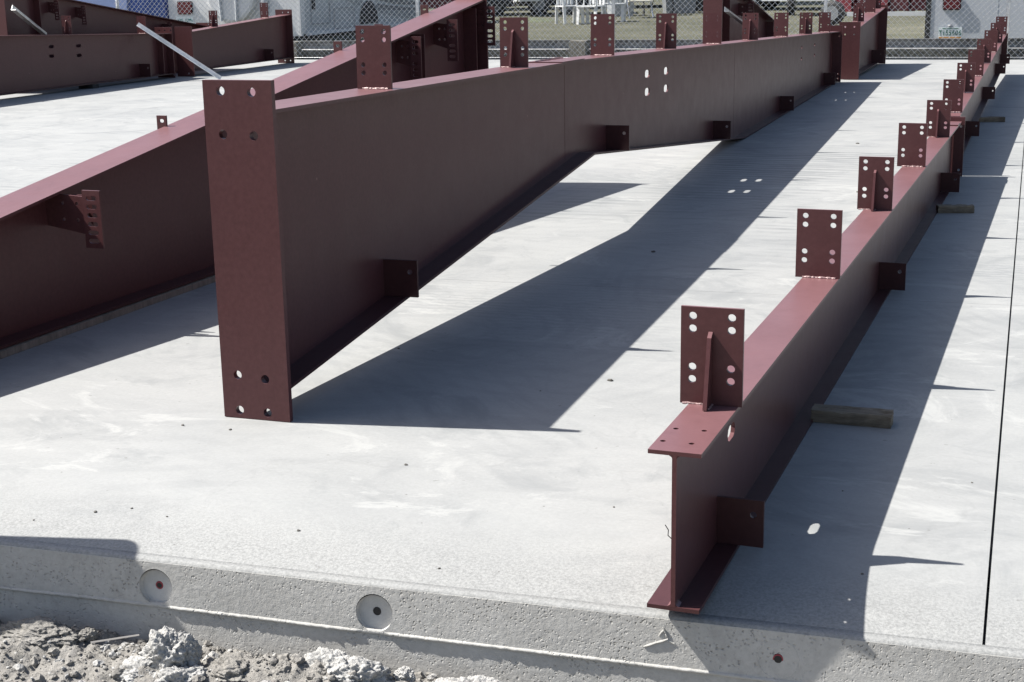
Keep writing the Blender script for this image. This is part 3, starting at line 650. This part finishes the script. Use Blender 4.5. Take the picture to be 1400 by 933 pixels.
# ---------------------------------------------------------------- fence, guardrail
fen = thing('chain_link_fence', 'galvanised chain link fence along the far edge of the slab', 'fence', S(0, 22.02, 0), TH)
def fence_mesh():
    P = .097; xs0, xs1, z0, z1 = -14.6, 4.2, .01, 2.0; v = []; f = []; r = .0046
    nz = int((z1-z0)/(P/2)); nx = int((xs1-xs0)/P)
    for i in range(nx):
        for ph in (0, 1):
            b = len(v)
            for j in range(nz+1):
                k = (j+ph) % 2
                x = xs0+(i+(.5*k if ph == 0 else .5*k))*P + (0 if ph == 0 else 0); 
                x = xs0+i*P+(.5*P*k if ph == 0 else -.5*P*(1-k)+.5*P*0+0)
                y = .004*(1 if (j+ph) % 2 else -1); z = z0+j*P/2
                for a in range(3):
                    t = 2*math.pi*a/3; v.append((x+r*math.cos(t), y+r*math.sin(t), z))
            for j in range(nz):
                for a in range(3): f.append((b+j*3+a, b+j*3+(a+1) % 3, b+(j+1)*3+(a+1) % 3, b+(j+1)*3+a))
    return mesh('chain_link_mesh', v, f)
WIRE = make_galv('fence_wire', (.60, .61, .60), .45, .4)
o = link('chain_link_mesh', fence_mesh(), WIRE, fen); o['kind'] = 'stuff'
for x in (-14.6, -11.55, -8.50, -4.9, -1.31, 1.56, 4.2):
    MB().tube([(x, .05, -.4), (x, .05, 2.08)], .030, 10).build('post', WIRE, fen, True)
MB().tube([(-14.6, .05, 2.02), (4.2, .05, 2.02)], .022, 8).build('top_rail', WIRE, fen, True)
MB().tube([(-14.6, .0, .03), (4.2, .0, .03)], .005, 5).build('tension_wire', WIRE, fen)

rail = thing('guardrail', 'galvanised W-beam guardrail on timber posts behind the fence', 'guardrail', S(0, 22.9, -.045), TH)
pr = [(-.030, .335), (-.015, .33), (.035, .29), (.055, .215), (.05, .195), (-.045, .180), (-.052, .168), (-.040, .150), (.02, .08), (.06, .03), (.062, -.01), (.03, -.06)]
v = []; f = []; n = len(pr)
for x in (-16, 5.5):
    v += [(x, y, z) for y, z in pr]
f = [(i, i+1, n+i+1, n+i) for i in range(n-1)]
RAILM = make_galv('guardrail_zinc', (.15, .165, .175), .5, .3)
o = link('rail_beam', mesh('rail_beam', v, f), RAILM, rail); sm = o.modifiers.new('thickness', 'SOLIDIFY'); sm.thickness = .006
for x in (-11.3, -5.68, -2.4, 1.40, 3.8): MB().box(x-.15, x+.15, -.32, -.07, -.5, .33).build('post', POSTW, rail)

def weed(x, y, z, n, h, label):
    m = MB(); m2_ = MB()
    for i in range(n):
        a = rnd.uniform(0, 6.28); l = h*rnd.uniform(.5, 1); tip = Vector((math.cos(a)*l*.5, math.sin(a)*l*.5, l)); b = Vector((rnd.uniform(-.22, .22), rnd.uniform(-.1, .1), 0))
        pts = [b+tip*t+Vector((0, 0, .1*t*(1-t))) for t in (0, .4, .75, 1)]; m.tube(pts, .004, 3, False)
        for q in range(7):
            c = b+tip*rnd.uniform(.2, 1); d = Vector((rnd.uniform(-1, 1), rnd.uniform(-1, 1), rnd.uniform(-.3, 1))).normalized(); e = d.cross(Vector((rnd.random(), rnd.random(), rnd.random()))).normalized(); L = rnd.uniform(.03, .06)
            m2_.add([c, c+d*L*.5+e*L*.22, c+d*L, c+d*L*.5-e*L*.22], [(0, 1, 2, 3)])
    t = thing('weed', label, 'weed', S(x, y, z), 0, 'weeds growing between the fence and the guardrail')
    link('stem', mesh('stem', m.v, m.f), WEED, t); link('foliage', mesh('foliage', m2_.v, m2_.f), WEED, t)
weed(-9.75, 22.45, -.45, 42, .85, 'dry brown weed clump between fence and guardrail near the camper wheel')
weed(-9.35, 22.50, -.45, 34, .75, 'sparser dry weed right of the brown weed clump by the camper wheel')
weed(-4.65, 22.5, -.45, 16, .72, 'thin pale weed behind the fence right of the timber post')

# ---------------------------------------------------------------- campers and boat behind the fence
def lettering(txt, size, M, mat, parent, name, sx=1.):
    dg = None; pitch = size*.62*sx; x = -pitch*(len(txt)-1)/2
    for ch in txt:
        if ch != ' ':
            cu = bpy.data.curves.new(name, 'FONT'); cu.body = ch; cu.size = size; cu.extrude = .003; cu.offset = size*.022; cu.align_x = 'CENTER'; cu.align_y = 'CENTER'
            tmp = bpy.data.objects.new(name, cu); COL.objects.link(tmp); dg = bpy.context.evaluated_depsgraph_get()
            me = bpy.data.meshes.new_from_object(tmp.evaluated_get(dg)); bpy.data.objects.remove(tmp); me.name = name
            me.transform(M @ Matrix.Translation((x, 0, 0)) @ Matrix.Diagonal((sx, 1, 1, 1))); me.materials.clear(); me.materials.append(mat); link(name, me, None, parent)
        x += pitch
def rbox(mb, x0, x1, y0, y1, z0, z1, r=.06, n=4):    # box with rounded vertical and top edges (profile in XZ)
    pts = []
    for cx, cz, a0 in ((x1-r, z0+r, -90), (x1-r, z1-r, 0), (x0+r, z1-r, 90), (x0+r, z0+r, 180)):
        for i in range(n+1): a = R(a0+90*i/n); pts.append((cx+r*math.cos(a), cz+r*math.sin(a)))
    return mb.prism(pts, frame((0, y0, 0), (1, 0, 0), (0, 0, 1)), -(y1-y0))
def wheel(parent, x, y, z, r, wd, name='wheel', rimm=None):
    rimm = rimm or DGREY
    t = MB(); n = 22; v = []; f = []
    rr = [(-wd/2, r*.62), (-wd/2, r*.93), (-wd*.35, r), (wd*.35, r), (wd/2, r*.93), (wd/2, r*.62)]
    for yy, q in rr: v += [(yy, q*math.cos(2*math.pi*k/n), q*math.sin(2*math.pi*k/n)) for k in range(n)]
    for m in range(5): f += [(m*n+k, m*n+(k+1) % n, (m+1)*n+(k+1) % n, (m+1)*n+k) for k in range(n)]
    f.append(tuple(k for k in range(n))); f.append(tuple(5*n+k for k in range(n)))
    o = link(name, fixn(mesh(name, v, f)), BLACK, parent, True); o.location = (x, y, z)
    h = MB(); h.tube([(-wd/2-.012, 0, 0), (wd/2+.012, 0, 0)], r*.58, 16); h.build('rim', rimm, o); return o
def tail_light(t, x0, x1, z0, z1, y):
    b = MB(); rbox(b, x0, x1, y-.05, y-.001, z0, z1, .03); o = b.build('tail_light', REDLENS, t)
    c = MB(); rbox(c, x0-.015, x1+.015, y-.02, y+.0, z0-.015, z1+.015, .03); c.build('bezel', BLACK, o); return o

TX, TY = -15.48, 25.5
ta = thing('camper_trailer', 'white camper trailer with round spare wheel cover, left of the steel beam end', 'camper', S(TX, TY, 0), TH)
L_, W_ = 7.2, 3.07
b = MB(); rbox(b, 0, W_, 0, .25, .27, 2.9, .10); b.build('rear_wall', WHITE, ta)
MB().box(.02, W_-.005, .25, L_, .30, 2.85).build('body', GREYP, ta)
MB().box(W_-.03, W_+.02, -.012, .10, .27, 2.8).build('corner_trim', WHITE, ta)
MB().box(.3, W_-.3, .2, L_-.2, .12, .32).build('chassis', BLACK, ta)
tail_light(ta, .24, .57, .755, 1.0, 0)
pb = MB(); pb.box(.175, .585, -.012, -.002, .535, .70); o = pb.build('licence_plate', PLATEW, ta)
lettering('A20 1DYN', .085, frame((.38, -.013, .615), (1, 0, 0), (0, 0, 1)), TEAL, o, 'letter', .85)
MB().box(.2, .56, -.0155, -.0125, .545, .562).build('plate_band', TEAL, o)
cv = MB(); cv.tube([(1.58, -.22, 1.12), (1.58, -.20, 1.12), (1.58, -.002, 1.12)], [.50, .55, .56], 36); cv.build('spare_wheel_cover', WHITE, ta, False)
ar = MB()
for dx in (-.2, .15): ar.tube([(1.58+dx, -.235, .60), (1.58+dx*1.1, -.245, 1.1), (1.58+dx, -.235, 1.62)], .035, 8)
ar.build('cover_strap', GREYP, ta)
MB().tube([(2.02+.30*math.cos(a), -.03, .95+.50*math.sin(a)) for a in [R(-70+i*10) for i in range(17)]], .06, 8).build('tube_frame', GREYP, ta, True)
X1 = W_+.001
def side_decal(pts, mat, name='side_stripe', d=.006): 
    MB().prism(pts, frame((W_-.006, 0, 0), (0, 1, 0), (0, 0, 1)), d+.006).build(name, mat, ta)
def band(y0, z0, y1, z1, sag, w0, w1, n=10):
    up_, dn = [], []
    for i in range(n+1):
        t = i/n; y = y0+(y1-y0)*t; z = z0+(z1-z0)*t-sag*4*t*(1-t); w = w0+(w1-w0)*t; up_.append((y, z+w)); dn.append((y, z-w))
    return dn+up_[::-1]
side_decal(band(1.6, 1.18, 6.9, .52, .12, .04, .12), MGREY); side_decal(band(3.0, 1.28, 7.0, .80, .12, .10, .04), DGREY, d=.009); side_decal(band(4.3, .78, 6.9, .66, .02, .06, .02), DGREY, d=.012); side_decal(band(4.0, 1.30, 7.1, 1.02, .08, .03, .08), MGREY, d=.012)
def dframe(y0, y1, z0, z1, w, name):
    m = MB(); 
    for a in ((y0, y1, z0, z0+w), (y0, y1, z1-w, z1), (y0, y0+w, z0+w, z1-w), (y1-w, y1, z0+w, z1-w)): m.box(W_, W_+.012, *a)
    return m.build(name, MGREY, ta)
dframe(.55, 1.55, .48, 1.75, .03, 'door_frame'); dframe(1.75, 2.9, .35, .80, .02, 'hatch_frame'); MB().box(W_, W_+.03, .62, .74, .80, 1.2).build('door_handle', BLACK, ta)
MB().box(W_, W_+.06, 1.62, 1.9, 1.05, 1.22).build('side_lamp', BLACK, ta)
for y in (3.75,):
    wheel(ta, W_-.18, y, .42, .40, .26)
    MB().prism([(y+.56*math.cos(R(a)), .40+.52*math.sin(R(a))) for a in range(0, 181, 12)], frame((W_-.006, 0, 0), (0, 1, 0), (0, 0, 1)), .02).build('wheel_arch', BLACK, ta)
MB().box(W_-.02, W_+.03, 0.3, L_, .27, .33).build('skirt_rail', WHITE, ta)

tb = thing('cargo_trailer', 'white cargo trailer with red tail light and licence plate, right of the field', 'trailer', S(.27, 25.5, 0), TH)
b = MB(); rbox(b, .02, 2.5, 0, .06, .08, 2.7, .03); b.build('rear_wall', WALLW, tb)
MB().box(.05, 2.48, .06, 6, .1, 2.66).build('body', WHITE, tb)
MB().box(-.075, .018, -.01, .09, .02, 2.7).build('corner_post', BLACK, tb)
MB().box(1.02+.16, 1.03+.16, -.003, .0, .1, 2.6).build('panel_seam', GREYP, tb)
MB().box(.2, 2.3, .1, 5.8, -.1, .12).build('chassis', BLACK, tb)
tail_light(tb, .235, .53, .700, .93, 0)
o = MB().box(.17, .585, -.045, -.030, .170, .375).build('licence_plate', PLATEW, tb)
lettering('T155606', .128, frame((.378, -.046, .272), (1, 0, 0), (0, 0, 1)), GREEN, o, 'letter', .72)
MB().box(.18, .575, -.0485, -.0455, .176, .204).build('plate_band', ORANGE, o); MB().box(.24, .52, -.0485, -.0455, .350, .362).build('plate_heading', GREEN, o)
b = MB(); b.tube([(.37, -.03, .40), (.37, -.03, .43)], [.05, .02], 8); b.build('plate_lamp', DGREY, tb)
for y in (2.6, 3.5): wheel(tb, .1, y, .18, .33, .22); wheel(tb, 2.4, y, .18, .33, .22)

bo = thing('covered_boat', 'boat under a glossy blue tarp beside the white camper at top left', 'boat', S(-16.9, 25.3, .1), TH+R(4))
def boat():
    v = []; f = []; ns, nr = 22, 26
    for i in range(ns):
        t = i/(ns-1); y = 6.2*t; wd = 1.38*(1-max(0, t-.45)**2*1.9); hh = 1.55+.5*math.sin(t*3)
        for k in range(nr):
            a = math.pi*k/(nr-1); cx = math.cos(a); sz = math.sin(a)**.75
            w = .06*noise.noise(Vector((cx*3, t*6, 1)))+.03*math.sin(k*2.4+t*9)*math.sin(a)
            v.append((wd*cx*(1+w), y+.1*noise.noise(Vector((k*.4, t*3, 4))), .35+hh*sz*(1+w)))
    for i in range(ns-1):
        for k in range(nr-1): f.append((i*nr+k, i*nr+k+1, (i+1)*nr+k+1, (i+1)*nr+k))
    f.append(tuple(range(nr)))
    return fixn(mesh('tarp', v, f))
link('tarp', boat(), BLUE, bo, True)
MB().prism([(-1.3, .32), (-.75, -.0), (.75, 0), (1.3, .32), (1.25, .5), (-1.25, .5)], frame((0, .1, 0), (1, 0, 0), (0, 0, 1)), -5.6).build('hull', PLBLUE, bo)
b = MB(); b.prism([(-1.2, .45), (.55, .45), (.6, 1.35), (-1.1, 1.5)], frame((0, -.07, 0), (1, 0, 0), (0, 0, 1)), .05); b.build('transom', PLBLUE, bo)

# ---------------------------------------------------------------- things on the field
def fz(x, y): return fieldz(toS(x, y)[1])+.0
def plastic_chair(x, y, rz, label):
    t = thing('plastic_chair', label, 'chair', (x, y, fz(x, y)), rz, 'white plastic garden chairs on the grass')
    for sx in (-1, 1):
        for sy in (-1, 1):
            MB().prism([(-.03, 0), (.03, 0), (.045, .42), (-.045, .42)], frame((sx*.24, sy*.23+.012, 0), (1, 0, 0), (0, -sy*.1, 1)), .024).build('leg', WPLAS, t)
    MB().box(-.26, .26, -.25, .25, .405, .435).build('seat', WPLAS, t)
    bk = MB()
    for i in range(5): bk.box(-.22+.095*i, -.16+.095*i, .24, .26, .45, .86)
    bk.box(-.25, .25, .235, .265, .84, .93); bk.build('backrest', WPLAS, t)
    for sx in (-1, 1):
        m = MB(); m.tube([(sx*.27, -.22, .43), (sx*.29, -.2, .64), (sx*.29, .2, .66), (sx*.25, .26, .72)], .024, 6); m.build('armrest', WPLAS, t)
for x, y, rz, lb in ((1.52, 36.0, R(25), 'white plastic chair standing apart, leftmost of the three garden chairs'), (2.02, 35.6, R(-35), 'white plastic chair in the middle of the three, turned sideways'), (2.62, 36.6, R(170), 'white plastic chair facing away, rightmost of the three garden chairs')):
    plastic_chair(x, y, rz, lb)
def lawn_chair(x, y, rz, label, mat=CANVAS):
    t = thing('folding_chair', label, 'chair', (x, y, fz(x, y)), rz, 'folding camp chairs on the grass')
    for sx in (-1, 1):
        m = MB(); m.tube([(sx*.3, -.3, 0), (sx*.3, .32, .62)], .016, 6); m.tube([(sx*.3, .3, 0), (sx*.3, -.3, .45), (sx*.3, -.3, .6), (sx*.3, .25, .62)], .016, 6); m.build('leg_frame', CHROME, t)
    MB().box(-.29, .29, -.3, .22, .40, .425).build('seat', mat, t); MB().box(-.29, .29, 0, .02, 0, .6, Matrix.Translation((0, .2, .42)) @ Matrix.Rotation(R(-18), 4, 'X')).build('backrest', mat, t)
lawn_chair(3.40, 38.2, R(5), 'tan canvas folding chair beside the white plastic chairs'); lawn_chair(.55, 40.2, R(200), 'white mesh folding chair near the red car', WPLAS)
tt = thing('camp_table', 'low camp table right of the tan folding chair', 'table', (3.98, 39.2, fz(3.98, 39.2)), R(-10))
MB().box(-.42, .42, -.3, .3, .50, .53).build('table_top', WPLAS, tt)
for sx in (-1, 1): m = MB(); m.tube([(sx*.38, -.25, 0), (sx*.38, .25, .5)], .014, 6); m.tube([(sx*.38, .25, 0), (sx*.38, -.25, .5)], .014, 6); m.build('cross_legs', BLACK, tt)
def tote(x, y, rz, wd, dp, h, mat, label):
    t = thing('storage_tote', label, 'tote', (x, y, fz(x, y)), rz, 'storage totes on the grass')
    MB().prism([(-wd/2*.9, 0), (wd/2*.9, 0), (wd/2, h), (-wd/2, h)], frame((0, dp/2, 0), (1, 0, 0), (0, 0, 1)), dp).build('bin', mat, t); MB().box(-wd/2-.02, wd/2+.02, -dp/2-.02, dp/2+.02, h, h+.06).build('lid', DGREY, t)
tote(4.62, 40.1, R(5), .85, .5, .55, DGREY, 'large dark grey storage tote right of the camp table'); tote(3.0, 39.4, R(15), .6, .5, .42, MGREY, 'grey storage tote between plastic chairs and tan chair'); tote(5.25, 41.0, R(-8), .5, .5, .5, BLACK, 'black storage tote next to the large grey one')

def car(name, label, x, y, rz, mat, L=4.4, W=1.75, H=1.42, z=None):
    t = thing(name, label, 'car', (x, y, fz(x, y) if z is None else z), rz)
    b = MB(); b.prism([(-L/2, .30), (-L/2+.05, .68), (-L/2+.3, .80), (-L*.22, .88), (-L*.10, H*.97), (L*.20, H), (L*.33, .95), (L/2-.1, .88), (L/2, .62), (L/2, .30), (L*.40, .24), (-L*.40, .24)], frame((0, -W/2, 0), (1, 0, 0), (0, 0, 1)), -W).build('body', mat, t)
    for sy in (-1, 1):
        MB().prism([(-L*.19, .90), (-L*.09, H*.92), (L*.05, H*.94), (L*.05, .90)], frame((0, sy*(W/2+.004), 0), (1, 0, 0), (0, 0, 1)), sy*.008).build('window', GLASS, t)
        MB().prism([(L*.07, .90), (L*.07, H*.94), (L*.19, H*.94), (L*.30, .92)], frame((0, sy*(W/2+.004), 0), (1, 0, 0), (0, 0, 1)), sy*.008).build('window', GLASS, t)
        for sx in (-1, 1):
            o = wheel(t, sx*L*.31, sy*(W/2-.09), .31, .31, .2); o.rotation_euler = (0, 0, math.pi/2)
    for sy in (-1, 1): MB().box(-L/2-.01, -L/2+.06, sy*.62-.16, sy*.62+.16, .58, .72).build('headlight', CHROME, t)
    MB().box(-L/2-.03, -L/2+.1, -W/2+.1, W/2-.1, .32, .48).build('bumper', DGREY, t)
    return t
car('parked_car', 'dark red car on the grass behind the left end of the fence gap', -1.75, 41.3, R(8), REDP)
car('parked_car', 'white car on the grass behind the tall tapered column plate', 8.2, 40.6, R(-28), CARW)
rv = thing('travel_trailer', 'long grey travel trailer parked behind the garden chairs', 'camper', (3.3, 43.6, fz(3.3, 43.6)), R(-6))
b = MB(); rbox(b, -4.2, 4.2, 0, 2.4, .62, 3.0, .15); b.build('body', GREYP, rv); MB().box(-4.1, 4.1, .1, 2.3, .42, .64).build('chassis', BLACK, rv)
for x in (-1.2, -.35): 
    o = wheel(rv, x, .15, .36, .36, .24); o.rotation_euler = (0, 0, math.pi/2)
for x in (-3.0, 1.8): MB().box(x-.5, x+.5, -.02, -.003, 1.5, 2.2).build('window', GLASS, rv)
MB().box(.6, 1.25, -.025, -.003, .75, 2.6).build('door', WHITE, rv); MB().box(2.4, 3.7, -.35, -.02, .25, .55).build('step', GREYP, rv); MB().box(-4.15, 4.15, -.012, -.003, .95, 1.1).build('side_stripe', DGREY, rv)
def crate_row(xs, y): pass
ut = thing('utility_trailer', 'small grey utility trailer right of the white car', 'trailer', (7.95, 37.3, fz(7.95, 37.3)), R(-14))
MB().box(-.75, .75, -.5, 1.2, .38, .46).build('deck', MGREY, ut); 
for sx in (-1, 1): MB().box(sx*.75-.02, sx*.75+.02, -.5, 1.2, .46, .85).build('side_panel', GREYP, ut)
MB().box(-.75, .75, -.52, -.48, .46, .85).build('tailgate', GREYP, ut)
for sx in (-1, 1): wheel(ut, sx*.86, .3, .30, .30, .18)
MB().tube([(0, 1.2, .4), (0, 2.4, .4)], .04, 6).build('tow_bar', BLACK, ut)
lb = thing('shade_flatbed', 'low black flatbed added to stand in for the deep shade behind the white garden chairs', 'trailer', (1.35, 40.6, fz(1.35, 40.6)), R(-4))  # made-up flatbed, added as a dark mass where there is deep shade
MB().box(-1.75, 1.75, -.2, 1.2, .26, .42).build('deck', BLACK, lb); MB().box(-1.7, 1.7, -.15, 1.1, .42, .62).build('load', DGREY, lb)
for x in (-.45, .35): o = wheel(lb, x, -.25, .30, .30, .2); o.rotation_euler = (0, 0, math.pi/2)
MB().tube([(-1.75, .5, .33), (-2.7, .5, .33)], .04, 6).build('tow_bar', BLACK, lb)
sw = thing('spare_wheel', 'loose black wheel with pale rim standing on the grass behind the far brackets', 'wheel', (7.20, 33.0, fz(7.20, 33.0)), R(60)); wheel(sw, 0, 0, .26, .26, .17, 'tyre', DGREY)
def red_chair(x, y, rz, label):
    t = thing('folding_chair', label, 'chair', (x, y, fz(x, y)), rz, 'row of dark red folding chairs')
    for sx in (-1, 1):
        m = MB(); m.tube([(sx*.22, -.22, 0), (sx*.22, .22, .88)], .016, 5); m.tube([(sx*.22, .25, 0), (sx*.22, -.2, .45)], .016, 5); m.build('leg', REDP, t)
    MB().box(-.21, .21, -.235, -.215, .10, .40).build('lower_panel', REDP, t); MB().box(-.22, .22, -.22, .2, .43, .46).build('seat', REDP, t); MB().box(-.22, .22, .15, .19, .55, .88).build('backrest', REDP, t)
nrc = 10
for i in range(nrc):
    u = i/(nrc-1); red_chair(8.35+1.9*u, 36.8-.15*u+(.4 if i % 2 else 0), R(-17+rnd.uniform(-20, 20)), 'dark red folding chair in the row beyond the far beam end, '+('leftmost of the row', 'second from the left', 'third from the left', 'fourth from the left', 'fifth from the left', 'fifth from the right', 'fourth from the right', 'third from the right', 'second from the right', 'rightmost of the row')[i])
o = MB().box(-1.1, 1.1, -.05, .05, 0, .10).build('white_plank', WHITE); o.location = (9.35, 36.15, fz(9.35, 36.15)); o.rotation_euler = (0, 0, TH); tag(o, 'white plank on the grass in front of the red chairs', 'plank')
def mound(x, y, rx, ry, h, label):
    v = []; f = []; n, m = 28, 7
    for j in range(m):
        q = j/(m-1)
        for k in range(n):
            a = 2*math.pi*k/n; jj = 1+.12*noise.noise(Vector((math.cos(a)*2, math.sin(a)*2, 3)))
            v.append((rx*(1-q)*math.cos(a)*jj, ry*(1-q)*math.sin(a)*jj, h*(1-(1-q)**2)-.02))
    for j in range(m-1):
        for k in range(n): f.append((j*n+k, j*n+(k+1) % n, (j+1)*n+(k+1) % n, (j+1)*n+k))
    o = link('grass_mound', mesh('grass_mound', v, f), simple('green_grass', (.075, .085, .045), .95, 0, .4, 9), None, True); o.location = (x, y, fz(x, y)); return tag(o, label, 'mound')
mound(.42, 38.0, 1.0, .9, .10, 'low round green grass mound in front of the white mesh chair')

# ---------------------------------------------------------------- unseen stand-in left of the frame, added to cast the slab corner shadow
cbt = thing('shadow_caster', 'unseen grey cabinet-shaped stand-in left of the picture, added to cast the shadow on the slab corner', 'cabinet', S(-2.15, .052, -.35), TH+R(17))
b = MB(); cr_ = .065; pts = []
for cx, cy, a0 in ((-cr_, -.15+cr_, -90), (-cr_, -cr_, 0), (-.95+cr_, -cr_, 90), (-.95+cr_, -.15+cr_, 180)):
    pts += [(cx+cr_*math.cos(R(a0+i*11.25)), cy+cr_*math.sin(R(a0+i*11.25))) for i in range(9)]
b.prism(pts, Matrix.Translation((0, 0, .04)), 1.46); b.build('caster_body', CABP, cbt)
MB().box(-.92, -.48, -.168, -.152, .1, 1.42).build('door', CABP, cbt); MB().box(-.47, -.03, -.168, -.152, .1, 1.42).build('door', CABP, cbt)
MB().box(-.53, -.50, -.195, -.169, .7, .9).build('handle', CHROME, cbt)
for x in (-.88, -.07): MB().box(x-.04, x+.04, -.13, -.02, -.06, .04).build('foot', BLACK, cbt)
